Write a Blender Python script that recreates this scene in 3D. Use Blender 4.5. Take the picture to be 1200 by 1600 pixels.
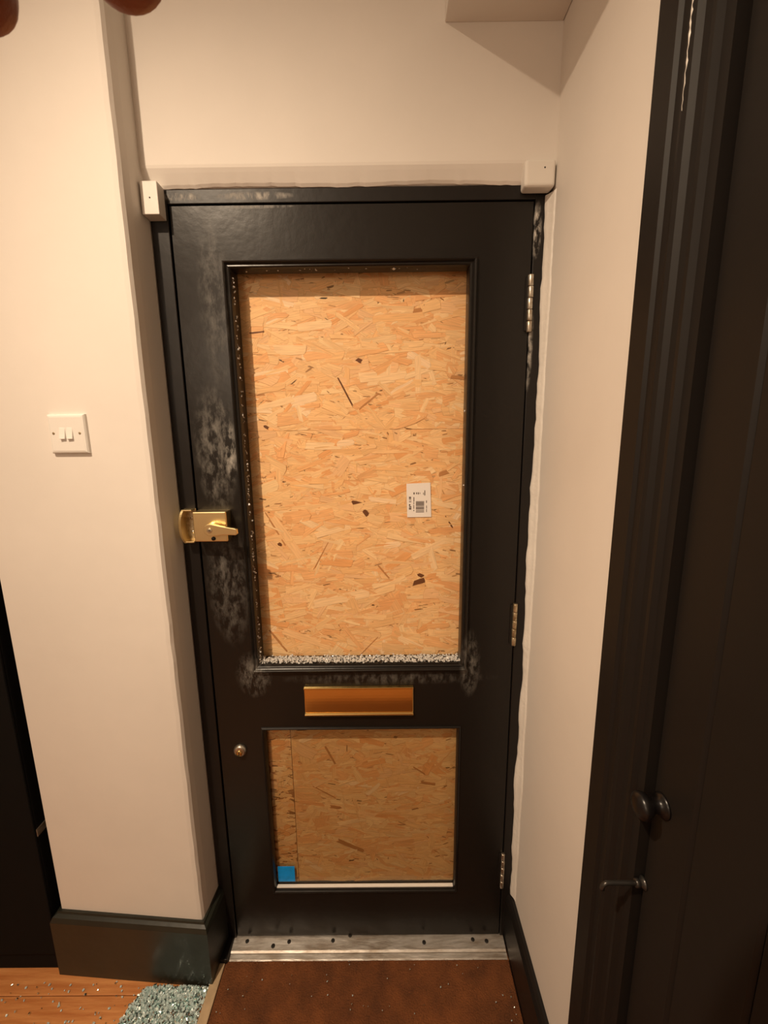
import bpy, bmesh, math, random
from mathutils import Vector, Matrix
random.seed(7)
S = bpy.context.scene
COL = S.collection
for o in list(bpy.data.objects):
    bpy.data.objects.remove(o)

# ------------------------------------------------------------------ camera
F = 652.6                                   # focal length in pixels of the 1200x1600 frame
cam_d = bpy.data.cameras.new('camera')
cam = bpy.data.objects.new('camera', cam_d)
COL.objects.link(cam)
S.camera = cam
down = Vector((41, 3520, F)).normalized()    # world axes seen in the lens (x right, y down, z ahead)
ahead = Vector((1, -121, F)); ahead = (ahead - down * ahead.dot(down)).normalized()
right = down.cross(ahead)
CAM = Vector((0.0, -1.0, 1.49))


def lens_to_world(v):
    return Vector((v.dot(right), v.dot(ahead), -v.dot(down)))


ax, ay, az = lens_to_world(Vector((1, 0, 0))), lens_to_world(Vector((0, -1, 0))), lens_to_world(Vector((0, 0, -1)))
cam.matrix_world = Matrix(((ax.x, ay.x, az.x, CAM.x), (ax.y, ay.y, az.y, CAM.y), (ax.z, ay.z, az.z, CAM.z), (0, 0, 0, 1)))
cam_d.sensor_fit = 'VERTICAL'
cam_d.sensor_height = 36
cam_d.lens = F * 36 / 1600
cam_d.clip_start = 0.01
cam_d.dof.use_dof = True
cam_d.dof.focus_distance = 1.1
cam_d.dof.aperture_fstop = 42


def from_lens(px, py, depth):
    return CAM + lens_to_world(Vector(((px - 600) / F, (py - 800) / F, 1)) * depth)


# ------------------------------------------------------------------ world, light, exposure
W = bpy.data.worlds.new('world')
S.world = W
W.use_nodes = True
W.node_tree.nodes['Background'].inputs[0].default_value = (1.0, .82, .62, 1)
W.node_tree.nodes['Background'].inputs[1].default_value = 0.02
S.view_settings.view_transform = 'Standard'
S.view_settings.look = 'None'
S.view_settings.gamma = 1
S.view_settings.use_curve_mapping = False
S.view_settings.exposure = 0.0
LAMP = Vector((-0.835, -1.17, 2.82))          # ceiling spotlight over the hall
AIM = Vector((0.10, -0.05, 0.08))
ld = bpy.data.lights.new('spot_lamp', 'SPOT')
ld.energy = 182
ld.color = (1.0, .775, .55)
ld.spot_size = math.radians(97)
ld.spot_blend = 1.0
ld.shadow_soft_size = 0.022
lo = bpy.data.objects.new('spot_lamp', ld)
COL.objects.link(lo)
lo.location = LAMP
lo.rotation_euler = (AIM - LAMP).to_track_quat('-Z', 'Y').to_euler()
rd = bpy.data.lights.new('fill_light', 'POINT')   # added fill light behind the photographer, its source unseen
rd.energy = 27
rd.color = (1.0, .775, .56)
rd.shadow_soft_size = 0.2
ro = bpy.data.objects.new('fill_light', rd)
COL.objects.link(ro)
ro.location = (-1.0, -2.3, 2.05)


# ------------------------------------------------------------------ materials
def mat(name, col, rough=.5, metal=0, var=.0, vscale=6, bump=0, bscale=60, col2=None, spec=.5, coat=0, stretch=None, rvar=0):
    m = bpy.data.materials.new(name)
    m.use_nodes = True
    nt = m.node_tree
    b = nt.nodes['Principled BSDF']
    b.inputs['Base Color'].default_value = (*col, 1)
    b.inputs['Roughness'].default_value = rough
    b.inputs['Metallic'].default_value = metal
    b.inputs['Specular IOR Level'].default_value = spec
    b.inputs['Coat Weight'].default_value = coat
    tc = nt.nodes.new('ShaderNodeTexCoord')
    src = tc.outputs['Object']
    if stretch:
        mp = nt.nodes.new('ShaderNodeMapping')
        mp.inputs['Scale'].default_value = stretch
        nt.links.new(src, mp.inputs[0])
        src = mp.outputs[0]
    if var or col2:
        n = nt.nodes.new('ShaderNodeTexNoise')
        n.inputs['Scale'].default_value = vscale
        n.inputs['Detail'].default_value = 6
        n.inputs['Roughness'].default_value = .6
        nt.links.new(src, n.inputs['Vector'])
        r = nt.nodes.new('ShaderNodeValToRGB')
        c2 = col2 or tuple(c * (1 - var) for c in col)
        r.color_ramp.elements[0].position = .35
        r.color_ramp.elements[1].position = .65
        r.color_ramp.elements[0].color = (*c2, 1)
        r.color_ramp.elements[1].color = (*col, 1)
        nt.links.new(n.outputs['Fac'], r.inputs[0])
        nt.links.new(r.outputs[0], b.inputs['Base Color'])
        if rvar:
            mr = nt.nodes.new('ShaderNodeMapRange')
            mr.inputs[3].default_value = rough
            mr.inputs[4].default_value = rough + rvar
            nt.links.new(n.outputs['Fac'], mr.inputs[0])
            nt.links.new(mr.outputs[0], b.inputs['Roughness'])
    if bump:
        n2 = nt.nodes.new('ShaderNodeTexNoise')
        n2.inputs['Scale'].default_value = bscale
        n2.inputs['Detail'].default_value = 4
        nt.links.new(src, n2.inputs['Vector'])
        bp = nt.nodes.new('ShaderNodeBump')
        bp.inputs['Strength'].default_value = bump
        bp.inputs['Distance'].default_value = .004
        nt.links.new(n2.outputs['Fac'], bp.inputs['Height'])
        nt.links.new(bp.outputs[0], b.inputs['Normal'])
    return m


def dusty(name, col, rough, spots, dust=(.42, .40, .36), scale=58):
    """satin black paint with pale dusty smears around the given (x, z, half width, half height, strength) places"""
    m = mat(name, col, rough, bump=.12, bscale=35, spec=.30)
    nt = m.node_tree
    L = nt.links.new
    b = nt.nodes['Principled BSDF']
    geo = nt.nodes.new('ShaderNodeNewGeometry')
    sep = nt.nodes.new('ShaderNodeSeparateXYZ')
    L(geo.outputs['Position'], sep.inputs[0])

    def mth(op, a, c=None):
        n = nt.nodes.new('ShaderNodeMath')
        n.operation = op
        for i, v in enumerate((a, c)):
            if v is None:
                continue
            if isinstance(v, (int, float)):
                n.inputs[i].default_value = v
            else:
                L(v, n.inputs[i])
        return n.outputs[0]
    total = None
    for x, z, hw, hh, s in spots:
        dx = mth('DIVIDE', mth('SUBTRACT', sep.outputs['X'], x), hw)
        dz = mth('DIVIDE', mth('SUBTRACT', sep.outputs['Z'], z), hh)
        rr = mth('ADD', mth('MULTIPLY', dx, dx), mth('MULTIPLY', dz, dz))
        w = mth('MULTIPLY', mth('MAXIMUM', mth('SUBTRACT', 1.0, rr), 0.0), s)
        total = w if total is None else mth('MAXIMUM', total, w)
    n = nt.nodes.new('ShaderNodeTexNoise')
    n.inputs['Scale'].default_value = scale
    n.inputs['Detail'].default_value = 8
    n.inputs['Roughness'].default_value = .68
    n.inputs['Distortion'].default_value = .15
    mp = nt.nodes.new('ShaderNodeMapping')
    mp.inputs['Scale'].default_value = (1, 1, .45)
    L(geo.outputs['Position'], mp.inputs[0])
    L(mp.outputs[0], n.inputs['Vector'])
    th = mth('MULTIPLY', mth('MAXIMUM', mth('SUBTRACT', n.outputs['Fac'], .44), 0.0), 4.2)
    fac = mth('MINIMUM', mth('MULTIPLY', total, th), 1.0)
    mx = nt.nodes.new('ShaderNodeMix')
    mx.data_type = 'RGBA'
    L(fac, mx.inputs['Factor'])
    mx.inputs['A'].default_value = (*col, 1)
    mx.inputs['B'].default_value = (*dust, 1)
    L(mx.outputs['Result'], b.inputs['Base Color'])
    rm = mth('ADD', mth('MULTIPLY', fac, .4), rough)
    L(rm, b.inputs['Roughness'])
    return m


M = {}
M['wall'] = mat('white_wall_paint', (.78, .73, .67), .62, var=.05, vscale=3, bump=.10, bscale=30)
M['plaster'] = mat('white_gloss_edge_paint', (.78, .74, .68), .4, bump=.4, bscale=70)
M['ceiling'] = mat('ceiling_paint', (.76, .73, .68), .8)
M['black'] = dusty('black_satin_door_paint', (.0115, .0095, .008), .30, [
    (-.40, 1.46, .055, .16, .45), (-.368, 1.455, .02, .085, 1.1), (-.395, 1.12, .06, .17, .3), (-.375, 1.78, .04, .2, .22), (-.35, .875, .05, .07, .5),
    (.215, .90, .03, .10, .45), (.0, .86, .3, .02, .25), (-.27, 1.974, .09, .004, .8)])
M['frame'] = dusty('black_frame_paint', (.011, .009, .008), .38, [
    (-.27, 1.993, .09, .009, 1.0), (-.43, 1.993, .05, .009, 1.1), (.333, 1.92, .012, .06, 1.5), (.33, 1.68, .008, .10, .9)], dust=(.6, .57, .52), scale=70)
M['black2'] = mat('black_side_door_paint', (.0125, .010, .0085), .5, spec=.2, bump=.1, bscale=25)
M['green'] = mat('dark_green_skirting_paint', (.022, .024, .017), .38, var=.35, vscale=5, bump=.15, bscale=30)
M['cup'] = mat('black_cupboard_paint', (.004, .0037, .0035), .8, spec=.15)
M['brass'] = mat('polished_brass', (.83, .60, .24), .20, 1, bump=.03, bscale=40)
M['brass_lock'] = mat('satin_brass', (.90, .73, .40), .32, 1)
M['brass_old'] = mat('worn_brass', (.62, .52, .36), .38, .8, col2=(.30, .22, .12), vscale=90)
M['steel'] = mat('worn_steel', (.62, .58, .50), .35, .9, col2=(.35, .28, .2), vscale=80)
M['alu'] = mat('scuffed_aluminium', (.56, .53, .49), .42, .55, col2=(.30, .25, .20), vscale=28, bump=.3, bscale=60, stretch=(.5, 2, 1))
M['dark'] = mat('dark_hole', (.01, .008, .006), .6)
M['plastic'] = mat('white_plastic', (.80, .77, .72), .28)
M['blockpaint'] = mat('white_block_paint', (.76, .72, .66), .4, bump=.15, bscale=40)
M['mat'] = mat('brown_coir', (.20, .062, .014), .9, var=.45, vscale=14, bump=1.0, bscale=260)
M['fibre'] = mat('coir_fibre', (.24, .075, .018), .8, var=.6, vscale=20)
M['strip'] = mat('pale_wood_edging', (.55, .40, .24), .5, var=.2, vscale=30)
M['pine'] = mat('orange_pine_boards', (.66, .29, .10), .34, col2=(.48, .17, .05), vscale=5, stretch=(1.2, 14, 1), bump=.15, bscale=20)
M['osb_base'] = mat('osb_core', (.42, .19, .065), .8)
M['paper'] = mat('sticker_paper', (.86, .80, .74), .5)
M['ink'] = mat('printed_ink', (.10, .07, .06), .6)
M['tape'] = mat('blue_plastic', (.0, .36, 1.0), .45, var=.2, vscale=60)
M['skin'] = mat('skin', (.42, .14, .07), .5, var=.2, vscale=60, bump=.2, bscale=300)
M['metal_dark'] = mat('dark_metal', (.06, .055, .05), .28, .7)
M['knob'] = mat('dark_glossy_knob', (.006, .005, .005), .3, spec=.4)

# wood strands: colour from an attribute, grain along the strand from its own uv
m = bpy.data.materials.new('wood_strand')
m.use_nodes = True
nt = m.node_tree
b = nt.nodes['Principled BSDF']
at = nt.nodes.new('ShaderNodeAttribute'); at.attribute_name = 'Col'
uv = nt.nodes.new('ShaderNodeUVMap'); uv.uv_map = 'UVMap'
mp = nt.nodes.new('ShaderNodeMapping'); mp.inputs['Scale'].default_value = (22, 420, 1)
nz = nt.nodes.new('ShaderNodeTexNoise'); nz.inputs['Scale'].default_value = 1; nz.inputs['Detail'].default_value = 5
mr = nt.nodes.new('ShaderNodeMapRange'); mr.inputs[1].default_value = .3; mr.inputs[2].default_value = .7; mr.inputs[3].default_value = .80; mr.inputs[4].default_value = 1.10
mx = nt.nodes.new('ShaderNodeVectorMath'); mx.operation = 'SCALE'
nt.links.new(uv.outputs[0], mp.inputs[0]); nt.links.new(mp.outputs[0], nz.inputs['Vector'])
nt.links.new(nz.outputs['Fac'], mr.inputs[0]); nt.links.new(at.outputs['Color'], mx.inputs[0]); nt.links.new(mr.outputs[0], mx.inputs['Scale'])
nt.links.new(mx.outputs[0], b.inputs['Base Color'])
b.inputs['Roughness'].default_value = .55
b.inputs['Specular IOR Level'].default_value = .3
M['strand'] = m

# window glass: clear sheet with fresnel reflection
m = bpy.data.materials.new('clear_glass')
m.use_nodes = True
nt = m.node_tree
nt.nodes.remove(nt.nodes['Principled BSDF'])
tr = nt.nodes.new('ShaderNodeBsdfTransparent'); tr.inputs[0].default_value = (.90, .89, .85, 1)
gl = nt.nodes.new('ShaderNodeBsdfGlossy'); gl.inputs['Roughness'].default_value = .03
lw = nt.nodes.new('ShaderNodeLayerWeight')       # schlick reflectance, the same from both sides of the sheet
pw = nt.nodes.new('ShaderNodeMath'); pw.operation = 'POWER'; pw.inputs[1].default_value = 5
fm = nt.nodes.new('ShaderNodeMapRange'); fm.inputs[3].default_value = .045; fm.inputs[4].default_value = 1.0
ms = nt.nodes.new('ShaderNodeMixShader')
nt.links.new(lw.outputs['Facing'], pw.inputs[0]); nt.links.new(pw.outputs[0], fm.inputs[0])
nt.links.new(fm.outputs[0], ms.inputs[0]); nt.links.new(tr.outputs[0], ms.inputs[1]); nt.links.new(gl.outputs[0], ms.inputs[2])
nt.links.new(ms.outputs[0], nt.nodes['Material Output'].inputs[0])
M['glass'] = m
m = mat('crumbled_glass', (.84, .97, .97), .2, col2=(.70, .90, .88), coat=.6, vscale=120, spec=.8)
m.node_tree.nodes['Principled BSDF'].inputs['Transmission Weight'].default_value = .35
g_ = m.node_tree.nodes.new('ShaderNodeNewGeometry')
q_ = m.node_tree.nodes.new('ShaderNodeMath'); q_.operation = 'GREATER_THAN'; q_.inputs[1].default_value = .66
m.node_tree.links.new(g_.outputs['Random Per Island'], q_.inputs[0])
m.node_tree.links.new(q_.outputs[0], m.node_tree.nodes['Principled BSDF'].inputs['Metallic'])
M['crumb'] = m
m = mat('frosted_glass_crumbs', (.95, .92, .88), .12, col2=(.80, .80, .76), vscale=150, spec=.9)
m.node_tree.nodes['Principled BSDF'].inputs['Transmission Weight'].default_value = .3
M['crumb_white'] = m


# ------------------------------------------------------------------ helpers
def link(name, me, m=None, parent=None):
    o = bpy.data.objects.new(name, me)
    COL.objects.link(o)
    if m is not None and me is not None and not me.materials:
        me.materials.append(M[m] if isinstance(m, str) else m)
    if parent is not None:
        o.parent = parent
    return o


def empty(name, loc=(0, 0, 0)):
    # things keep world-space meshes, so the empty carries no offset
    o = bpy.data.objects.new(name, None)
    COL.objects.link(o)
    o.empty_display_size = .05
    return o


def tag(o, label=None, cat=None, group=None, kind=None):
    for k, v in (('label', label), ('category', cat), ('group', group), ('kind', kind)):
        if v:
            o[k] = v
    return o


def mesh(name, bm, smooth=False):
    me = bpy.data.meshes.new(name)
    bm.normal_update()
    bm.to_mesh(me)
    bm.free()
    if smooth:
        for p in me.polygons:
            p.use_smooth = True
    return me


def box(name, x0, x1, y0, y1, z0, z1, m, parent=None, bev=0.0, seg=2):
    bm = bmesh.new()
    bmesh.ops.create_cube(bm, size=1)
    for v in bm.verts:
        v.co = Vector(((x0 + x1) / 2 + v.co.x * (x1 - x0), (y0 + y1) / 2 + v.co.y * (y1 - y0), (z0 + z1) / 2 + v.co.z * (z1 - z0)))
    if bev:
        bmesh.ops.bevel(bm, geom=bm.edges[:], offset=bev, segments=seg, profile=.5, affect='EDGES')
    return link(name, mesh(name, bm), m, parent)


def prism(name, pts, a0, a1, axis, m, parent=None, bev=0):
    """polygon pts extruded along axis from a0 to a1; pts give the two remaining coordinates in xyz order"""
    bm = bmesh.new()

    def mk(p, a):
        return {'x': (a, p[0], p[1]), 'y': (p[0], a, p[1]), 'z': (p[0], p[1], a)}[axis]
    A = [bm.verts.new(mk(p, a0)) for p in pts]
    B = [bm.verts.new(mk(p, a1)) for p in pts]
    bm.faces.new(A)
    bm.faces.new(B[::-1])
    n = len(pts)
    for i in range(n):
        bm.faces.new((A[i], B[i], B[(i + 1) % n], A[(i + 1) % n]))
    bmesh.ops.recalc_face_normals(bm, faces=bm.faces[:])
    if bev:
        bmesh.ops.bevel(bm, geom=bm.edges[:], offset=bev, segments=2, profile=.5, affect='EDGES')
    return link(name, mesh(name, bm), m, parent)


def lathe(name, c, axis, prof, m, parent=None, n=28, smooth=True):
    """prof = [(distance along axis, radius)]"""
    bm = bmesh.new()
    ax = Vector(axis).normalized()
    u = ax.orthogonal().normalized()
    w = ax.cross(u)
    rings = []
    for d, r in prof:
        rings.append([bm.verts.new(Vector(c) + ax * d + (u * math.cos(2 * math.pi * k / n) + w * math.sin(2 * math.pi * k / n)) * max(r, 1e-5)) for k in range(n)])
    for a, bb in zip(rings, rings[1:]):
        for k in range(n):
            bm.faces.new((a[k], a[(k + 1) % n], bb[(k + 1) % n], bb[k]))
    bm.faces.new(rings[0][::-1])
    bm.faces.new(rings[-1])
    bmesh.ops.recalc_face_normals(bm, faces=bm.faces[:])
    o = link(name, mesh(name, bm, smooth), m, parent)
    return o


def tube(name, pts, r, m, parent=None, n=12):
    bm = bmesh.new()
    pts = [Vector(p) for p in pts]
    rings = []
    for i, p in enumerate(pts):
        t = (pts[min(i + 1, len(pts) - 1)] - pts[max(i - 1, 0)]).normalized()
        u = t.cross(Vector((.123, .456, .88))).normalized()
        w = t.cross(u)
        rings.append([bm.verts.new(p + (u * math.cos(2 * math.pi * k / n) + w * math.sin(2 * math.pi * k / n)) * r) for k in range(n)])
    for a, bb in zip(rings, rings[1:]):
        for k in range(n):
            bm.faces.new((a[k], a[(k + 1) % n], bb[(k + 1) % n], bb[k]))
    bm.faces.new(rings[0][::-1])
    bm.faces.new(rings[-1])
    bmesh.ops.recalc_face_normals(bm, faces=bm.faces[:])
    return link(name, mesh(name, bm, True), m, parent)


def rect_moulding(name, x0, x1, z0, z1, prof, m, parent=None):
    """mitred frame round a rectangle in the xz plane; prof = [(distance inward from the outer edge, y)]"""
    bm = bmesh.new()
    rings = []
    for s, y in prof:
        rings.append([bm.verts.new(p) for p in ((x0 + s, y, z0 + s), (x1 - s, y, z0 + s), (x1 - s, y, z1 - s), (x0 + s, y, z1 - s))])
    for a, bb in zip(rings, rings[1:]):
        for k in range(4):
            bm.faces.new((a[k], a[(k + 1) % 4], bb[(k + 1) % 4], bb[k]))
    bmesh.ops.recalc_face_normals(bm, faces=bm.faces[:])
    return link(name, mesh(name, bm), m, parent)


def crumbs(name, spots, m, parent=None, seed=1):
    """many small irregular glass cubes in one mesh; spots = [(point, size)]"""
    R = random.Random(seed)
    V, Fc = [], []
    quad = [(0, 1, 3, 2), (4, 6, 7, 5), (0, 4, 5, 1), (2, 3, 7, 6), (0, 2, 6, 4), (1, 5, 7, 3)]
    for p, s in spots:
        q = Matrix.Rotation(R.uniform(0, 6.3), 3, Vector((R.gauss(0, 1), R.gauss(0, 1), R.gauss(0, 1)))) if s > 0 else Matrix.Identity(3)
        sc = Vector((R.uniform(.5, 1.2), R.uniform(.5, 1.0), R.uniform(.5, 1.0))) * s * .5
        b0 = len(V)
        for i in (-1, 1):
            for j in (-1, 1):
                for k in (-1, 1):
                    V.append(Vector(p) + q @ Vector((i * sc.x * R.uniform(.6, 1.15), j * sc.y * R.uniform(.6, 1.15), k * sc.z * R.uniform(.6, 1.15))))
        Fc += [tuple(b0 + a for a in f) for f in quad]
    me = bpy.data.meshes.new(name)
    me.from_pydata(V, [], Fc)
    return link(name, me, m, parent)


# ------------------------------------------------------------------ room shell
CEIL = 2.88
# pillar of wall left of the door (its edge towards the door is a little uneven)
bm = bmesh.new()
rows = []
NR = 60
for k in range(NR + 1):
    z = CEIL * k / NR
    j = random.uniform(-.0012, .0012)
    prof = [(-.914, .10), (-.914, -.058), (-.520 + j, -.0875), (-.511 + j, -.086), (-.5065 + j * .6, -.079), (-.5035, -.06), (-.500, .0), (-.500, .10)]
    rows.append([bm.verts.new((x, y, z)) for x, y in prof])
for a, bb in zip(rows, rows[1:]):
    for i in range(8):
        bm.faces.new((a[i], a[(i + 1) % 8], bb[(i + 1) % 8], bb[i]))
bmesh.ops.recalc_face_normals(bm, faces=bm.faces[:])
tag(link('wall_left', mesh('wall_left', bm), 'wall'), 'white painted wall pier with the light switch, left of the door', kind='structure')
# wall over the door, rounded and ragged where it meets the frame
bm = bmesh.new()
rows = []
NX = 70
for k in range(NX + 1):
    x = -.506 + .868 * k / NX
    j = random.uniform(-.0012, .0012) + .0022 * math.sin(x * 17)
    prof = [(-.018, CEIL), (-.0198, 2.075), (-.0200, 2.044), (-.0192, 2.0385), (-.0160, 2.031 + j * .2), (-.0120, 2.0225 + j * .5), (-.0080, 2.0140 + j * .8), (-.004, 2.009 + j), (.002, 2.0078), (.10, 2.0078), (.10, CEIL)]
    rows.append([bm.verts.new((x, y, z)) for y, z in prof])
for a, bb in zip(rows, rows[1:]):
    for i in range(11):
        bm.faces.new((a[i], a[(i + 1) % 11], bb[(i + 1) % 11], bb[i]))
bm.faces.new(rows[0]); bm.faces.new(rows[-1][::-1])
bmesh.ops.recalc_face_normals(bm, faces=bm.faces[:])
tag(link('wall_back', mesh('wall_back', bm), 'wall'), 'white wall above the boarded door', kind='structure')
# right wall with the opening of the side door
bm = bmesh.new()
def addbox(bm, x0, x1, y0, y1, z0, z1):
    r = bmesh.ops.create_cube(bm, size=1)
    for v in r['verts']:
        v.co = Vector(((x0 + x1) / 2 + v.co.x * (x1 - x0), (y0 + y1) / 2 + v.co.y * (y1 - y0), (z0 + z1) / 2 + v.co.z * (z1 - z0)))
addbox(bm, .360, .46, -.48, .10, 0, CEIL)
addbox(bm, .360, .46, -1.32, -.48, 2.10, CEIL)
addbox(bm, .360, .46, -3.2, -1.32, 0, CEIL)
tag(link('wall_right', mesh('wall_right', bm), 'wall'), 'white wall between the boarded door and the black side door', kind='structure')
tag(box('wall_far_left', -2.5, -2.4, -3.2, .2, 0, CEIL, 'wall'), 'white wall at the far left of the hall', kind='structure')
tag(box('wall_alcove', -2.4, -.914, .10, .2, 0, CEIL, 'wall'), 'white wall behind the low black cupboard', kind='structure')
tag(box('wall_rear', -2.5, .46, -3.3, -3.2, 0, CEIL, 'wall'), 'white wall behind the photographer', kind='structure')
tag(box('ceiling', -2.5, .46, -3.3, .2, CEIL, CEIL + .05, 'ceiling'), 'white painted ceiling', kind='structure')
# boxed-in soffit in the upper right corner
tag(box('trim_1', .127, .3595, -.55, -.0185, 2.283, CEIL, 'wall', bev=.002), 'white boxed-in soffit above the door, in the corner', kind='structure')
# floor of pine boards
fl = tag(box('floor', -2.5, .46, -3.3, .2, -.05, -.022, 'dark'), 'orange varnished pine floorboards', kind='structure')
y = -.013
k = 0
while y > -3.15:
    w = .112
    box('floorboard', -2.4, .36, y - w + .0022, y, -.022, random.uniform(-.001, .0005), 'pine', fl, bev=.0012, seg=1)
    y -= w
    k += 1
# ragged paint bead in the corner beside the frame
bm = bmesh.new()
rows = []
for k in range(91):
    z = .17 + (1.985 - .17) * k / 90
    j = random.uniform(-.0015, .0015) + .002 * math.sin(z * 9) + .0012 * math.sin(z * 31)
    rows.append([bm.verts.new(p) for p in ((.3505 + j, .0, z), (.3495 + j, -.006, z), (.3525 + j * .5, -.011, z), (.3575, -.020 + j, z), (.361, -.034 + j, z), (.361, .0, z))])
for a, bb in zip(rows, rows[1:]):
    for i in range(6):
        bm.faces.new((a[i], a[(i + 1) % 6], bb[(i + 1) % 6], bb[i]))
bmesh.ops.recalc_face_normals(bm, faces=bm.faces[:])
tag(link('trim_2', mesh('paint_bead', bm, True), 'plaster'), 'wavy white paint bead along the right door jamb', kind='structure')

# skirtings
bl = tag(empty('baseboard_left'), 'dark green skirting board round the white wall pier', kind='structure')
prof = [(0, 0), (.021, 0), (.021, .180), (.016, .192), (.008, .196), (.006, .201), (0, .201)]
bm = bmesh.new()
path = [((-.914, .10), (-1, 0)), ((-.914, -.058), (-1, -1.0)), ((-.507, -.0885), (.85, -1)), ((-.5005, -.002), (.85, 0))]
rows = [[bm.verts.new((p[0] + n[0] * d, p[1] + n[1] * d, z)) for d, z in prof] for p, n in path]
for a, bb in zip(rows, rows[1:]):
    for i in range(len(prof)):
        bm.faces.new((a[i], a[(i + 1) % len(prof)], bb[(i + 1) % len(prof)], bb[i]))
bmesh.ops.recalc_face_normals(bm, faces=bm.faces[:])
link('board', mesh('skirting_left', bm), 'green', bl)
br = tag(empty('baseboard_right'), 'black skirting board under the right wall', kind='structure')
prism('board', [(.3598, 0), (.340, 0), (.340, .150), (.346, .160), (.352, .165), (.3598, .166)], -.383, -.002, 'y', 'frame', br)

# ------------------------------------------------------------------ door frame
fr = tag(empty('trim_3'), 'black painted frame around the boarded door', kind='structure')
box('jamb', -.4985, -.4600, -.004, .09, 0, 2.007, 'frame', fr, bev=.0015)
box('jamb', .3275, .3600, -.002, .09, 0, 2.007, 'frame', fr, bev=.0015)
box('head', -.4600, .3275, -.003, .09, 1.9795, 2.0075, 'frame', fr, bev=.0015)
box('door_stop', -.4600, -.446, .046, .05, 0, 1.979, 'frame', fr)
box('corner_fill', -.4990, -.4665, -.062, -.0045, 0, .022, 'frame', fr, bev=.001)  # added black block filling the gap at the base of the left jamb
box('sill', -.46, .3275, .002, .09, -.02, .010, 'frame', fr)
# keeper of the night latch on the left jamb
kp = box('latch_keeper', -.4870, -.4585, -.0075, -.004, 1.238, 1.320, 'brass_old', fr, bev=.001)
kp['label'] = 'brass latch keeper on the left jamb'
bm = bmesh.new()
rows = []
for k in range(17):
    t = -1 + 2 * k / 16
    z = 1.279 + t * .0405
    xo = -.4895 + .006 * t * t
    yo = -.036 + .009 * t ** 4
    rows.append([bm.verts.new(p) for p in ((xo, -.004, z), (xo, yo, z), (xo + .0055, yo - .0005, z), (xo + .0055, -.004, z))])
for a, bb in zip(rows, rows[1:]):
    for i in range(4):
        bm.faces.new((a[i], a[(i + 1) % 4], bb[(i + 1) % 4], bb[i]))
bm.faces.new(rows[0]); bm.faces.new(rows[-1][::-1])
bmesh.ops.recalc_face_normals(bm, faces=bm.faces[:])
link('bowed_guard', mesh('bowed_guard', bm), 'brass_lock', kp)
for z in (1.2395, 1.3165):
    box('keeper_cap', -.484, -.4595, -.029, -.004, z, z + .0035, 'brass_lock', kp, bev=.0008)
lathe('screw', (-.4700, -.0075, 1.262), (0, -1, 0), [(0, .0035), (.001, .003)], 'steel', kp, 12)
lathe('screw', (-.4700, -.0075, 1.296), (0, -1, 0), [(0, .0035), (.001, .003)], 'steel', kp, 12)

# ------------------------------------------------------------------ boarded front door
LX0, LX1, LZ0, LZ1 = -.4565, .3245, .016, 1.9765
A = (-.335, .1965, .902, 1.858)       # upper opening
B = (-.335, .190, .183, .714)         # lower opening
TH = .044
dr = tag(empty('door_1'), 'black painted front door with two glazed openings boarded behind', kind='structure')
box('stile', LX0, A[0], 0, TH, LZ0, LZ1, 'black', dr)
box('stile', A[1], LX1, 0, TH, LZ0, LZ1, 'black', dr)
box('top_rail', A[0], A[1], 0, TH, A[3], LZ1, 'black', dr)
box('lock_rail', A[0], A[1], 0, TH, B[3], A[2], 'black', dr)
box('bottom_rail', B[0], A[1], 0, TH, LZ0, B[2], 'black', dr)
box('stile_lip', B[1], A[1], .0002, TH, B[2], B[3], 'black', dr)
rect_moulding('moulding', A[0] - .0165, A[1] + .0105, A[2] - .0185, A[3] + .0105,
              [(0, .0), (.0005, -.006), (.002, -.009), (.0045, -.010), (.0065, -.0085), (.008, -.005), (.0095, -.0035), (.0105, -.0045), (.013, -.005), (.0155, -.003), (.0168, .002), (.0172, .012), (.0172, .030)], 'black', dr)
rect_moulding('moulding', B[0] - .006, B[1] + .006, B[2] - .010, B[3] + .004,
              [(0, .0), (.0005, -.003), (.003, -.0045), (.006, -.0035), (.009, .004), (.0095, .012)], 'black', dr)
box('glazing_bead', B[0] + .004, B[1] - .004, .004, .013, B[2] + .0002, B[2] + .0045, 'plaster', dr, bev=.001)['label'] = 'pale glazing bead under the lower pane'
pane = box('glass_pane', B[0] - .002, B[1] + .002, .0145, .0185, B[2] + .0005, B[3], 'glass', dr)
pane['label'] = 'intact clear lower glass pane'
tp = box('blue_sticker', -.3275, -.2785, .0136, .0143, .1955, .2485, 'tape', pane)
tp['label'] = 'bright blue square sticker in the corner'
# crumbs of the shattered upper pane left in its rebate
sp = []
for i in range(1500):
    x = random.uniform(A[0], A[1])
    sp.append(((x, random.uniform(.004, .034), A[2] + .001 + abs(random.gauss(0, .0034))), random.uniform(.002, .0055)))
for i in range(150):
    sp.append(((random.uniform(A[0], A[1]), random.uniform(.003, .014), A[3] - .0005 - abs(random.gauss(0, .0025))), random.uniform(.003, .006)))
for i in range(260):
    sp.append(((A[1] - .0005 - abs(random.gauss(0, .0018)), random.uniform(.003, .014), random.uniform(A[2], A[3])), random.uniform(.0025, .0055)))
for i in range(150):
    sp.append(((A[0] + .0005 + abs(random.gauss(0, .0015)), random.uniform(.004, .016), random.uniform(A[2], A[3])), random.uniform(.002, .005)))
gf = crumbs('glass_fragments', sp, 'crumb_white', dr, 3)
tag(gf, 'crumbs of shattered glass around the upper opening', kind='stuff')

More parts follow.
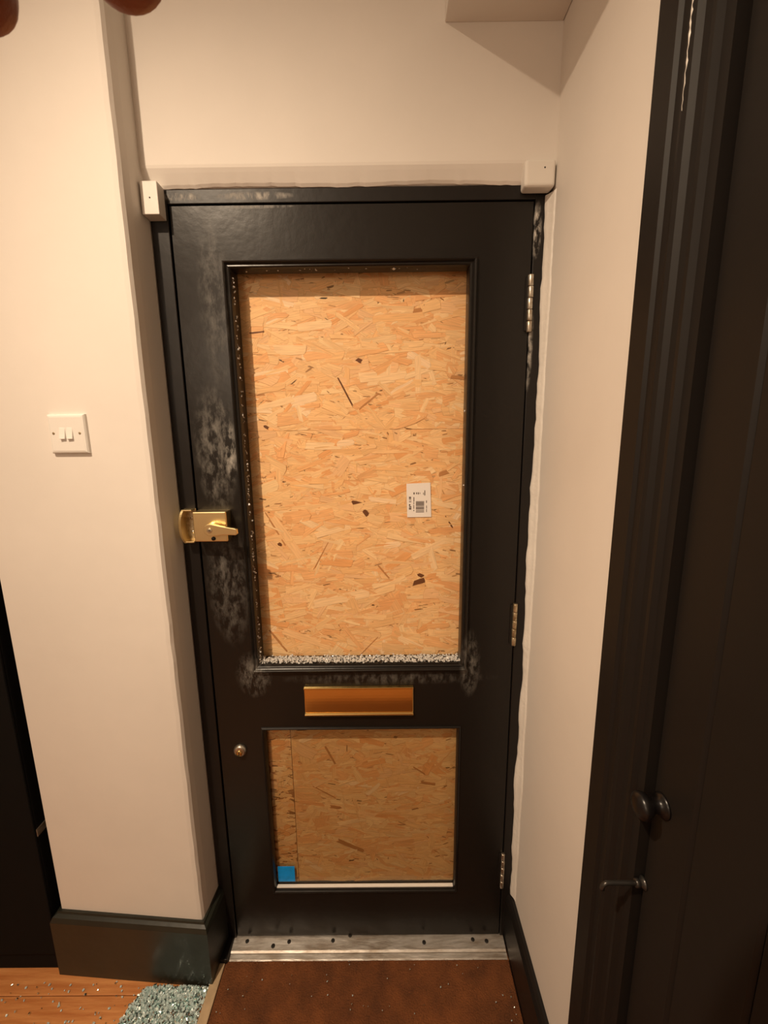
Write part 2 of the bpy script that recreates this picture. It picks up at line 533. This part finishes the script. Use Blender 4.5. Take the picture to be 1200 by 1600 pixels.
# night latch
nl = box('night_latch', -.4555, -.3765, -.034, 0, 1.2435, 1.3155, 'brass_lock', dr, bev=.0022, seg=2)
nl['label'] = 'brass night latch with a lever handle'
lathe('boss', (-.4085, -.034, 1.2755), (0, -1, 0), [(0, .0165), (.004, .0165), (.006, .0155), (.007, .0155), (.012, .0150), (.013, .014)], 'brass_lock', nl)
bm = bmesh.new()
pts = [(-.4135, 1.290), (-.405, 1.2905), (-.385, 1.2855), (-.352, 1.2795), (-.3465, 1.2775), (-.3455, 1.266), (-.349, 1.2635), (-.38, 1.2645), (-.405, 1.2610), (-.4145, 1.2625), (-.4215, 1.2685), (-.4235, 1.2765), (-.4205, 1.285)]
a_ = [bm.verts.new((x, -.046, z)) for x, z in pts]
b_ = [bm.verts.new((x, -.055, z)) for x, z in pts]
bm.faces.new(a_); bm.faces.new(b_[::-1])
for i in range(len(pts)):
    bm.faces.new((a_[i], b_[i], b_[(i + 1) % len(pts)], a_[(i + 1) % len(pts)]))
bmesh.ops.recalc_face_normals(bm, faces=bm.faces[:])
bmesh.ops.bevel(bm, geom=bm.edges[:], offset=.0012, segments=2, profile=.5, affect='EDGES')
link('lever_handle', mesh('lever_handle', bm), 'brass_lock', nl)
lathe('key_cylinder', (-.4090, -.0545, 1.2755), (0, -1, 0), [(0, .0062), (.0012, .0062), (.0016, .0055)], 'brass_old', nl, 20)
box('keyhole', -.4115, -.4065, -.0566, -.0555, 1.2743, 1.2765, 'dark', nl)
lathe('snib_button', (-.4100, -.033, 1.2510), (0, -1, 0), [(0, .0048), (.003, .0048), (.004, .0035)], 'dark', nl, 16)
# rim cylinder lower down
rc = lathe('rim_cylinder', (-.4020, 0, .6510), (0, -1, 0), [(0, .0175), (.004, .0172), (.008, .0155), (.010, .0135), (.0105, .011)], 'steel', dr)
rc['label'] = 'small round key cylinder'
lathe('plug', (-.4020, -.0100, .6480), (0, -1, 0), [(0, .0085), (.0022, .0085), (.003, .0078)], 'brass', rc, 20)
box('keyhole', -.4034, -.4006, -.0135, -.0128, .6425, .6535, 'dark', rc)
# letter plate
lp = box('letter_plate', -.2195, .0680, -.005, 0, .7575, .8405, 'brass', dr, bev=.0012)
lp['label'] = 'polished brass letter plate'
prism('top_lip', [(-.0045, .8335), (-.0105, .8350), (-.0105, .8390), (-.0045, .8405)], -.2195, .0680, 'x', 'brass', lp, bev=.0006)
prism('bottom_lip', [(-.0045, .7575), (-.0110, .7585), (-.0115, .7625), (-.0045, .7665)], -.2195, .0680, 'x', 'brass', lp, bev=.0006)
# gently dished flap
bm = bmesh.new()
rows = []
for k in range(9):
    t = k / 8
    z = .7670 + t * .0660
    yy = -.0072 - .0010 * math.sin(t * math.pi)
    rows.append([bm.verts.new((-.2165, yy, z)), bm.verts.new((.0650, yy, z))])
for a, bb in zip(rows, rows[1:]):
    bm.faces.new((a[0], a[1], bb[1], bb[0]))
r2 = [[bm.verts.new((-.2165, -.0045, .7670)), bm.verts.new((.0650, -.0045, .7670))], [bm.verts.new((-.2165, -.0045, .8330)), bm.verts.new((.0650, -.0045, .8330))]]
bm.faces.new((rows[0][0], rows[0][1], r2[0][1], r2[0][0])); bm.faces.new((rows[-1][0], rows[-1][1], r2[1][1], r2[1][0]))
bm.faces.new([r[0] for r in rows] + [r2[1][0], r2[0][0]]); bm.faces.new([r[1] for r in rows] + [r2[1][1], r2[0][1]])
bmesh.ops.recalc_face_normals(bm, faces=bm.faces[:])
link('flap', mesh('flap', bm, False), 'brass', lp)
# butt hinges: knuckles half cleared of paint
for (z0, z1, mm, r) in ((1.712, 1.832, 'steel', .0062), (.953, 1.067, 'brass_old', .0058), (.192, .310, 'steel', .0052)):
    h = box('hinge', .3150, .3390, -.0030, .002, z0 + .004, z1 - .004, 'frame', dr)
    n = 5
    for k in range(n):
        a0 = z0 + (z1 - z0) * k / n
        a1 = z0 + (z1 - z0) * (k + 1) / n - .0012
        lathe('knuckle', (.3255 + random.uniform(-.0005, .0005), -.0045, a0), (0, 0, 1), [(0, r * .9), (.001, r), (a1 - a0 - .001, r), (a1 - a0, r * .9)], mm, h, 14)

# ------------------------------------------------------------------ chipboard sheets
PAL = [(.90, .55, .25), (.88, .52, .23), (.91, .58, .28), (.88, .51, .22), (.92, .61, .31), (.87, .47, .20), (.89, .54, .25), (.91, .57, .27), (.85, .44, .18), (.88, .53, .26)]


def strand_geo(R, cx, cz, y, L, Wd, ang, col, rim, V, Fc, C, U, tilt=True, clip=(-9, 9, -9, 9)):
    """one flake: outline with torn ends, top face inset from a darker rim, side skirt into the board"""
    n0 = len(V)
    l, w = L / 2, Wd / 2
    tear = min(.35 * L, .012)
    out = [(-l + R.uniform(0, tear), -w), (-l * .3, -w * R.uniform(.85, 1.1)), (l * .35, -w * R.uniform(.85, 1.1)), (l - R.uniform(0, tear), -w * R.uniform(.7, 1)),
           (l - R.uniform(0, tear * .6), w * R.uniform(-.3, .3)), (l - R.uniform(0, tear), w), (l * .3, w * R.uniform(.85, 1.1)), (-l * .35, w * R.uniform(.85, 1.1)), (-l + R.uniform(0, tear), w * R.uniform(.7, 1)), (-l + R.uniform(0, tear * .6), w * R.uniform(-.3, .3))]
    ca, sa = math.cos(ang), math.sin(ang)
    ta, tb = (R.gauss(0, .006), R.gauss(0, .022)) if tilt else (0, 0)
    k = len(out)
    uo, vo = R.uniform(0, 50), R.uniform(0, 50)
    for (f, dy) in ((1.0, .0012), (1.0, 0.0), (None, -.00012)):
        for (a, c) in out:
            if f is None:
                ins = min(.0011, w * .3)
                a2, c2 = a * (1 - ins / l), c * (1 - ins / w)
            else:
                a2, c2 = a, c
            V.append((min(max(cx + a2 * ca - c2 * sa, clip[0]), clip[1]), y + dy + a2 * ta + c2 * tb, min(max(cz + a2 * sa + c2 * ca, clip[2]), clip[3])))
            U.append((uo + a2, vo + c2))
            C.append(col if f is None else rim)
    for ring in (0, 1):
        for i in range(k):
            j = (i + 1) % k
            Fc.append((n0 + ring * k + i, n0 + ring * k + j, n0 + (ring + 1) * k + j, n0 + (ring + 1) * k + i))
    Fc.append(tuple(n0 + 2 * k + i for i in range(k)))


def strand_mesh(name, V, Fc, C, U):
    me = bpy.data.meshes.new(name)
    me.from_pydata(V, [], Fc)
    ca = me.color_attributes.new('Col', 'FLOAT_COLOR', 'POINT')
    flat = []
    for c in C:
        flat += [c[0], c[1], c[2], 1.0]
    ca.data.foreach_set('color', flat)
    ul = me.uv_layers.new(name='UVMap')
    fl_ = []
    for lp_ in me.loops:
        fl_ += U[lp_.vertex_index]
    ul.data.foreach_set('uv', fl_)
    return me


def strand_colour(R, bright=1.0):
    c = Vector(R.choice(PAL)) * R.uniform(.93, 1.04) * bright
    return tuple(min(v, .93) for v in c)


def sheet(name, label, x0, x1, z0, z1, yf, areas, seed, nbig, xclip):
    R = random.Random(seed)
    root = tag(empty(name), label, 'board', 'wood strand boards behind the door')
    box('core', x0, x1, yf + .0003, yf + .011, z0, z1, 'osb_base', root)
    V, Fc, C, U = [], [], [], []
    for (ax0, ax1, az0, az1, dens) in areas:
        n = int((ax1 - ax0) * (az1 - az0) * dens)
        for i in range(n):
            L = R.uniform(.05, .15)
            Wd = min(R.uniform(.010, .034), L * .4)
            ang = R.gauss(0, .26) if R.random() < .84 else R.uniform(0, 3.14)
            t = i / n
            if t > .58 and R.random() < .90:  # last layer: thin splinters and torn slivers
                L = R.uniform(.008, .036); Wd = R.uniform(.0012, .0046)
            if x1 - x0 < .1 and L > .05:
                L *= .45; Wd *= .6
            hx = abs(math.cos(ang)) * L / 2 + Wd / 2
            hz = abs(math.sin(ang)) * L / 2 + Wd / 2
            cx = R.uniform(ax0, ax1)
            cz = R.uniform(az0, az1)
            cx = min(max(cx, x0 + hx * .2), x1 - hx * .2)
            cz = min(max(cz, z0 + hz * .2), z1 - hz * .2)
            col = strand_colour(R)
            if Wd < .0046:
                q = R.random()
                f = R.uniform(.07, .30) if q < .07 else R.uniform(.30, .68) if q < .68 else 1.06
                col = (col[0] * f, col[1] * f * (.9 if f < 1 else 1), col[2] * f * (.80 if f < 1 else 1))
            rr_ = R.uniform(.55, 1.0)
            rim = (col[0] * rr_, col[1] * rr_ ** 1.3, col[2] * rr_ ** 1.6)
            strand_geo(R, cx, cz, yf - .00045 * t + R.uniform(-.0002, .0002), L, Wd, ang, col, rim, V, Fc, C, U, clip=(x0, x1, z0, z1))
    o = link('strand_layer', strand_mesh('strand_layer', V, Fc, C, U), 'strand', root)
    tag(o, kind='stuff')
    # the flakes that stand out on the face, each its own piece
    variants = []
    for k in range(10):
        V, Fc, C, U = [], [], [], []
        L = R.uniform(.04, .12)
        Wd = R.uniform(.010, .024)
        col = [(.92, .63, .34), (.82, .40, .15), (.90, .57, .27), (.86, .46, .19), (.93, .65, .38)][k % 5]
        rim = tuple(v * .72 for v in col)
        strand_geo(R, 0, 0, 0, L, Wd, 0, col, rim, V, Fc, C, U, tilt=False)
        variants.append((strand_mesh('wood_strand', V, Fc, C, U), L, Wd))
    for k in range(nbig):
        me, L, Wd = R.choice([v for v in variants if v[1] < (x1 - x0) * .9] or [min(variants, key=lambda v: v[1])])
        ar = R.choice(areas) if len(areas) == 1 or R.random() > .35 else areas[-1]
        ang = R.gauss(0, .38) if R.random() < .8 else R.uniform(-1.5, 1.5)
        hx = abs(math.cos(ang)) * L / 2 + Wd / 2
        hz = abs(math.sin(ang)) * L / 2 + Wd / 2
        s = link('wood_strand', me, 'strand', root)
        cx = min(max(R.uniform(ar[0], ar[1]), x0 + hx), x1 - hx)
        cz = min(max(R.uniform(ar[2], ar[3]), z0 + hz), z1 - hz)
        s.location = (cx, yf - .0004 - .0004 * R.random(), cz)
        s.rotation_euler = (R.gauss(0, .02), -ang, R.gauss(0, .006))
    return root


YB = .052
up = sheet('chipboard_sheet', 'upper bare wood strand board sheet, above the seam in the large opening', -.4455, .32, 1.5027, 1.972, YB - .0005, [(-.37, .24, 1.500, 1.90, 9000)], 11, 60, 0)
lo_ = sheet('chipboard_sheet', 'lower wood strand board sheet with the barcode sticker, below the seam', -.4455, .32, .62, 1.5025, YB, [(-.37, .24, .84, 1.505, 9000)], 23, 70, 0)
YP = .0245
pn_ = sheet('chipboard_sheet', 'wood strand board panel close behind the intact lower pane', -.2690, .1895, .1838, .7135, YP, [(-.27, .19, .18, .715, 9000)], 41, 40, 0)
of_ = sheet('chipboard_offcut', 'narrow upright wood strand offcut at the left behind the lower pane', -.3345, -.2700, .1838, .7135, YP - .0012, [(-.335, -.27, .18, .715, 11000)], 57, 6, 0)
# flakes, splinters and pits one can point at in the photograph: (from, to, width) in pixels, put on the board's face
def on_board(px, py, y=YB):
    d = lens_to_world(Vector(((px - 600) / F, (py - 800) / F, 1)))
    return CAM + d * ((y - CAM.y) / d.y)


DARK, BROWN, RED, PALE, TAN = (.16, .06, .022), (.52, .24, .085), (.82, .41, .165), (.92, .62, .33), (.90, .55, .26)
for k, (x0, y0, x1, y1, w, col) in enumerate((
        (527, 588, 552, 636, 3, DARK), (413, 798, 448, 856, 3, BROWN), (420, 983, 451, 1021, 4, BROWN), (490, 890, 518, 838, 2, BROWN), (588, 880, 610, 906, 3, BROWN), (556, 1030, 592, 994, 2, BROWN),
        (695, 806, 708, 826, 3, DARK), (388, 521, 414, 518, 3, DARK), (548, 784, 572, 790, 8, DARK), (566, 794, 578, 808, 9, DARK), (643, 912, 666, 906, 10, DARK), (650, 896, 664, 902, 7, DARK), (684, 742, 702, 736, 8, BROWN),
        (411, 664, 420, 670, 5, DARK), (432, 848, 442, 853, 6, DARK), (640, 488, 662, 484, 8, BROWN), (556, 560, 566, 566, 7, DARK), (700, 588, 730, 592, 6, BROWN), (560, 640, 592, 614, 3, BROWN),
        (400, 890, 480, 886, 15, RED), (665, 832, 726, 826, 12, RED), (670, 904, 724, 921, 15, RED), (684, 958, 724, 966, 16, RED), (478, 512, 504, 513, 9, RED), (388, 592, 418, 584, 14, RED), (590, 946, 630, 940, 22, RED), (535, 682, 562, 676, 9, RED),
        (488, 944, 580, 926, 19, PALE), (640, 872, 712, 838, 13, PALE), (653, 552, 653, 620, 11, PALE), (424, 806, 478, 884, 17, TAN), (490, 838, 576, 814, 11, PALE), (460, 512, 520, 506, 14, PALE), (400, 545, 480, 548, 16, PALE), (560, 590, 640, 584, 18, PALE),
        (610, 620, 652, 598, 10, TAN), (440, 985, 520, 1012, 15, TAN), (620, 995, 668, 1018, 12, PALE), (398, 640, 462, 622, 11, PALE),
        (527, 1288, 584, 1277, 9, PALE), (526, 1312, 572, 1332, 9, BROWN), (515, 1260, 535, 1263, 7, BROWN), (508, 1166, 525, 1196, 4, BROWN), (488, 1228, 526, 1248, 2, BROWN), (645, 1198, 666, 1211, 3, BROWN), (612, 1276, 634, 1279, 7, RED), (655, 1222, 682, 1226, 6, BROWN), (465, 1252, 508, 1258, 8, RED), (600, 1235, 650, 1232, 12, TAN))):
    y1000 = YB if y0 < 1100 else YP
    yb = y1000 - (.0005 if y0 < 668 else 0) - .00062 - k * .000006
    if col in (DARK, BROWN):
        yb -= .0003
    p, q = on_board(x0, y0, yb), on_board(x1, y1, yb)
    L, ang = (q - p).length, math.atan2(q.z - p.z, q.x - p.x)
    Wd = max(w * .0014, .0014)
    V, Fc, C, U = [], [], [], []
    RR = random.Random(int(x0 * 7 + y0))
    strand_geo(RR, 0, 0, 0, L, min(Wd, L * .9), 0, col, tuple(v * .85 for v in col), V, Fc, C, U, tilt=False)
    o_ = link('wood_strand', strand_mesh('wood_strand', V, Fc, C, U), 'strand', up if y0 < 668 else lo_ if y0 < 1100 else pn_)
    o_.location = (p + q) / 2
    o_.rotation_euler = (RR.gauss(0, .015), -ang, RR.gauss(0, .006))
# barcode sticker on the lower sheet
YS = YB - .0022
st = prism('barcode_sticker', [(.0555, 1.2810), (.1170, 1.2815), (.1140, 1.3695), (.0535, 1.3675)], YS - .0004, YS, 'y', 'paper', lo_)
st['label'] = 'small white barcode sticker'
bx = lambda x0, x1, z0, z1: box('print_mark', x0, x1, YS - .0006, YS - .00042, z0, z1, 'ink', st)
R = random.Random(5)
z = 1.2935
while z < 1.3225:
    w = R.choice((.0005, .0007, .0012, .0018))
    bx(.0775, .0985, z, z + w)
    z += w + R.choice((.0005, .0007, .0010))
for (x0, x1, z0, z1) in ((.0600, .0660, 1.3010, 1.3055), (.0605, .0660, 1.3065, 1.3095), (.0600, .0635, 1.3105, 1.3150), (.0600, .0660, 1.3200, 1.3212), (.0600, .0660, 1.3225, 1.3237),
                         (.0600, .0655, 1.3270, 1.3290), (.0600, .0655, 1.3300, 1.3340), (.0712, .0735, 1.2970, 1.3000), (.0715, .0732, 1.3030, 1.3130), (.0715, .0732, 1.3150, 1.3200),
                         (.0715, .0735, 1.3215, 1.3330), (.0712, .0745, 1.3400, 1.3450), (.0780, .0805, 1.3405, 1.3450), (.0825, .0850, 1.3400, 1.3450), (.0870, .0885, 1.3410, 1.3445),
                         (.0960, .0975, 1.3390, 1.3445), (.0990, .1012, 1.3370, 1.3500), (.1040, .1055, 1.2940, 1.3020), (.1040, .1055, 1.3035, 1.3110), (.1035, .1055, 1.3180, 1.3240)):
    bx(x0, x1, z0, z1)

# ------------------------------------------------------------------ black side door on the right
ar_ = tag(empty('trim_4'), 'black moulded architrave of the side door', kind='structure')
AY0 = -.3825
prof = [(.3598, AY0), (.3440, AY0), (.3425, AY0 - .002), (.3425, AY0 - .040), (.3470, AY0 - .044), (.3480, AY0 - .056), (.3440, AY0 - .060), (.3400, AY0 - .066), (.3390, AY0 - .071), (.3410, AY0 - .077),
        (.3470, AY0 - .082), (.3490, AY0 - .090), (.3450, AY0 - .096), (.3450, AY0 - .102), (.3520, AY0 - .106), (.3540, AY0 - .118), (.3900, AY0 - .118), (.3900, AY0 - .08), (.3598, AY0 - .08)]
prism('moulded_leg', prof, 0, 2.16, 'z', 'black2', ar_)
prof2 = [(x, -1.80 - y) for x, y in prof]
prism('moulded_leg', prof2, 0, 2.16, 'z', 'black2', ar_)
prism('moulded_head', [(x, 2.075 + (AY0 - .118 - y) * -1) for x, y in prof], -1.30, AY0 - .118, 'y', 'black2', ar_)
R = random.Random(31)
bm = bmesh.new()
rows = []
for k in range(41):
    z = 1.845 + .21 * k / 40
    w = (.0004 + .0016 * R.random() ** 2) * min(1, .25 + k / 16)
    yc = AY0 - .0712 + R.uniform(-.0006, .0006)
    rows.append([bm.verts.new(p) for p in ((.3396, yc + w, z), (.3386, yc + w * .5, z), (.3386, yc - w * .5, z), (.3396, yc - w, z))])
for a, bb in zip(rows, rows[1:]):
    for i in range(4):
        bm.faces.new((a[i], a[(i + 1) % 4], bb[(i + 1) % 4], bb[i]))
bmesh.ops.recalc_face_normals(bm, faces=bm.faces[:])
link('pale_strip', mesh('pale_strip', bm), 'blockpaint', ar_)['label'] = 'pale ragged strip along the bead'  # thin pale strip of uneven width on the architrave bead
d2 = tag(empty('door_2'), 'black tongue and groove side door on the right', kind='structure')
yy = AY0 - .120
edges = [yy, -.577, -.672, -.767, -.862, -.957, -1.052, -1.147, -1.242, -1.296]
for a, c in zip(edges, edges[1:]):
    bm = bmesh.new()
    pr = [(.400, a - .0004), (.3690, a - .0004), (.3650, a - .0045), (.3650, c + .0045), (.3690, c + .0004), (.400, c + .0004)]
    prism('plank', pr, .01, 2.07, 'z', 'black2', d2)
    bm.free()
kb = lathe('door_knob', (.365, -.524, 1.000), (-1, 0, 0), [(0, .0165), (.002, .0165), (.004, .014), (.006, .010), (.013, .009), (.018, .012), (.023, .0165), (.028, .018), (.033, .0165), (.036, .011), (.037, .003)], 'knob', d2, 32)
kb['label'] = 'round dark door knob'
hk = lathe('hook_latch', (.365, -.507, .853), (-1, 0, 0), [(0, .009), (.002, .009), (.004, .006), (.006, .0045)], 'metal_dark', d2, 20)
hk['label'] = 'dark metal hook latch'
pts = [(.362, -.507, .853), (.340, -.507, .853), (.318, -.507, .8535)]
for k in range(1, 9):
    t = k / 8 * 1.9
    pts.append((.314 - .008 * math.sin(t), -.507, .8455 + .008 * math.cos(t)))
tube('hook_rod', pts, .0032, 'metal_dark', hk)
lathe('hook_collar', (.358, -.507, .853), (-1, 0, 0), [(0, .0052), (.001, .006), (.005, .006), (.006, .0045)], 'metal_dark', hk, 16)

# ------------------------------------------------------------------ light switch
ls = tag(empty('light_switch'), 'white double rocker light switch on the pier', 'light switch')
bm = bmesh.new()
x0, x1, z0, z1 = -.728, -.642, 1.457, 1.541
def ypier(x):
    return -.0875 + (x + .520) * (-.0295 / .394)
rows = [[bm.verts.new((x, ypier(x) - d, z)) for x, z in ((x0 + i, z0 + i), (x1 - i, z0 + i), (x1 - i, z1 - i), (x0 + i, z1 - i))] for d, i in ((0, 0), (.0055, .0006), (.0085, .003), (.0095, .0065))]
bm.faces.new(rows[0][::-1])
for a, bb in zip(rows, rows[1:]):
    for i in range(4):
        bm.faces.new((a[i], a[(i + 1) % 4], bb[(i + 1) % 4], bb[i]))
bm.faces.new(rows[-1])
bmesh.ops.recalc_face_normals(bm, faces=bm.faces[:])
link('face_plate', mesh('face_plate', bm), 'plastic', ls)
for cx in (-.6945, -.6775):
    yb = ypier(cx) - .0088
    prism('rocker', [(yb, 1.487), (yb - .0058, 1.4885), (yb - .0035, 1.4985), (yb - .0012, 1.5125), (yb, 1.5125)], cx - .0062, cx + .0062, 'x', 'plastic', ls, bev=.0005)
for cx in (-.7155, -.6555):
    lathe('screw', (cx, ypier(cx) - .0090, 1.5005), (0, -1, 0), [(0, .0028), (.0009, .0028), (.0010, .002)], 'brass_old', ls, 14)

# ------------------------------------------------------------------ corner blocks
cb = tag(box('corner_block', -.4985, -.4630, -.034, -.0042, 1.946, 2.008, 'blockpaint', bev=.0012), 'small upright white block on the left door jamb', 'block')
lathe('nail_hole', (-.4800, -.0341, 1.977), (0, -1, 0), [(0, .0016), (.0003, .0016)], 'dark', cb, 10)
cb = tag(box('corner_block', .2930, .3560, -.034, -.003, 1.988, 2.0385, 'blockpaint', bev=.006, seg=3), 'wide rounded white block in the corner over the right jamb', 'block')
lathe('nail_hole', (.333, -.0341, 2.022), (0, -1, 0), [(0, .0016), (.0003, .0016)], 'dark', cb, 10)

# ------------------------------------------------------------------ threshold, mat, edging
t_ = tag(empty('threshold_strip'), 'scuffed aluminium threshold strip under the door', 'threshold')
prism('strip', [(.012, 0), (.012, .0135), (-.004, .0140), (-.034, .0115), (-.0395, .0085), (-.040, 0)], -.4660, .3370, 'x', 'alu', t_, bev=.0008)
prism('front_edge', [(-.040, 0), (-.040, .0070), (-.051, .0050), (-.055, .0035), (-.055, 0)], -.4715, .3370, 'x', 'alu', t_)
for x, y in ((-.425, -.012), (-.30, -.014), (-.17, -.012), (-.345, -.024), (.10, -.018), (.245, -.012), (.285, -.016), (-.12, .0)):
    lathe('screw', (x, y, .0118), (0, 0, 1), [(0, .0055), (.0022, .0055), (.0026, .004)], 'dark', t_, 14)
dm = tag(empty('door_mat'), 'brown coir door mat in front of the threshold', 'mat')
box('mat_base', -.4715, .3385, -1.25, -.056, .0005, .0075, 'mat', dm, bev=.002)
V, Fc = [], []
R = random.Random(9)
for i in range(15000):
    x, y = R.uniform(-.4695, .3365), -.058 - .42 * R.random() ** 1.5
    dx, dy = R.gauss(0, .002), R.gauss(0, .002)
    a = R.uniform(0, 3.14)
    c_, s_ = math.cos(a) * .0006, math.sin(a) * .0006
    n0 = len(V)
    V += [(x - c_, y - s_, .0070), (x + c_, y + s_, .0070), (x + dx, y + dy, .0085 + R.random() * .0035)]
    Fc.append((n0, n0 + 1, n0 + 2))
me = bpy.data.meshes.new('coir_pile'); me.from_pydata(V, [], Fc)
tag(link('coir_pile', me, 'fibre', dm), kind='stuff')
tag(box('trim_5', -.4985, -.4725, -1.25, -.062, .0, .011, 'strip', bev=.002), 'pale wooden edging beside the mat', kind='structure')

# ------------------------------------------------------------------ shattered glass on the floor
R = random.Random(4)
sp = []
for i in range(6500):
    y = -.112 - R.random() ** 1.15 * .36
    t = (-.112 - y)
    xl = -.672 - .45 * t
    xr = -.503 - .02 * t
    x = R.uniform(xl, xr)
    u = (x - xl) / (xr - xl)
    h = .014 * max(0, min(1, 6 * u * (1 - u) + .25)) * min(1, .75 + t * 3)
    sp.append(((x + R.gauss(0, .004), y, .003 + R.random() * h), R.uniform(.004, .0085)))
for i in range(260):
    sp.append(((R.uniform(-1.05, -.68), -.095 - .35 * R.random(), .0025), R.uniform(.0025, .006)))
tag(crumbs('shattered_glass_heap', sp, 'crumb', None, 6), 'heap of pale green shattered safety glass on the floorboards by the pier', 'broken glass', kind='stuff')
sp = []
for i in range(90):
    sp.append(((R.uniform(-.46, .325), -.058 - .36 * R.random() ** 1.4, .0142), R.uniform(.0016, .0034)))
tag(crumbs('glass_crumbs', sp, 'crumb', None, 8), 'scattered glass crumbs on the brown door mat', 'broken glass', kind='stuff')

# ------------------------------------------------------------------ low black cupboard at the left edge
cu = tag(empty('cupboard'), 'low black cupboard left of the white pier', 'cupboard')
box('body', -1.60, -.9375, -.064, .098, 0, 1.170, 'cup', cu, bev=.002)
box('top_board', -1.61, -.9365, -.070, .098, 1.172, 1.198, 'cup', cu, bev=.003)
box('door', -1.58, -.9375, -.071, -.0645, .06, 1.13, 'cup', cu, bev=.002)
box('side_bracket', -.9365, -.9345, -.066, -.010, .448, .470, 'steel', cu, bev=.0005)['label'] = 'short grey metal bracket on the cupboard side'

# ------------------------------------------------------------------ ceiling spotlight that lights the hall
sl = tag(empty('ceiling_spotlight'), 'small white ceiling spotlight above the pier', 'lamp')
ad = (AIM - LAMP).normalized()
lathe('base', (LAMP.x, LAMP.y, CEIL), (0, 0, -1), [(0, .05), (.006, .05), (.009, .045)], 'plastic', sl)
lathe('shade', LAMP - ad * .035, tuple(ad), [(0, .012), (.004, .026), (.028, .032), (.030, .032)], 'plastic', sl)
lo.parent = sl
pl = tag(empty('added_pendant'), 'added fill light behind the photographer, shaped as a pendant bulb', 'lamp')  # pendant shape made up to carry the added fill light
lathe('ceiling_rose', (-1.0, -2.3, CEIL), (0, 0, -1), [(0, .045), (.015, .04), (.02, .01)], 'plastic', pl)
tube('cord', [(-1.0, -2.3, CEIL), (-1.0, -2.3, 2.45), (-1.0, -2.3, 2.24)], .003, 'plastic', pl)
lathe('bulb_holder', (-1.0, -2.3, 2.26), (0, 0, -1), [(0, .012), (.03, .018), (.06, .018)], 'plastic', pl)
ro.parent = pl

# ------------------------------------------------------------------ the photographer's hand over the lens
def hand():
    V, E, Rd = [], [], []
    def add(p, r, prev=None):
        V.append(p); Rd.append(r)
        if prev is not None:
            E.append((prev, len(V) - 1))
        return len(V) - 1
    P = from_lens
    wrist = add(P(-330, -1020, .075), .024)
    arm = add(P(-520, -1900, .03), .026, wrist)
    palm = add(P(-200, -760, .090), .022, wrist)
    def finger(points):
        prev = palm
        for (x, y, d, r) in points:
            prev = add(P(x, y, d), r, prev)
    finger([(60, -560, .098, .0105), (150, -330, .097, .0088), (178, -175, .090, .0094), (186, -76, .084, .0092), (188, -40, .082, .0080)])
    finger([(-130, -530, .100, .0108), (-90, -290, .099, .0090), (-70, -140, .092, .0092), (-54, -40, .085, .0090), (-50, 4, .083, .0080)])
    finger([(-320, -520, .098, .0104), (-300, -300, .098, .0086), (-275, -140, .091, .0078), (-262, -50, .086, .0070), (-258, -20, .085, .0056)])
    finger([(-470, -560, .094, .0090), (-480, -380, .094, .0076), (-470, -250, .089, .0068), (-464, -180, .086, .0062), (-462, -150, .085, .0050)])
    finger([(80, -860, .080, .0120), (260, -740, .074, .0098), (360, -620, .072, .0086), (400, -560, .072, .0064)])
    me = bpy.data.meshes.new('hand')
    me.from_pydata(V, E, [])
    o = link('hand', me, 'skin')
    sk = o.modifiers.new('skin', 'SKIN')
    sk.use_smooth_shade = True
    for i, d in enumerate(me.skin_vertices[0].data):
        d.radius = (Rd[i], Rd[i])
    me.skin_vertices[0].data[0].use_root = True
    ss = o.modifiers.new('sub', 'SUBSURF'); ss.levels = 3; ss.render_levels = 3
    return o


tag(hand(), 'blurred fingertips of the photographer at the top left edge', 'hand')
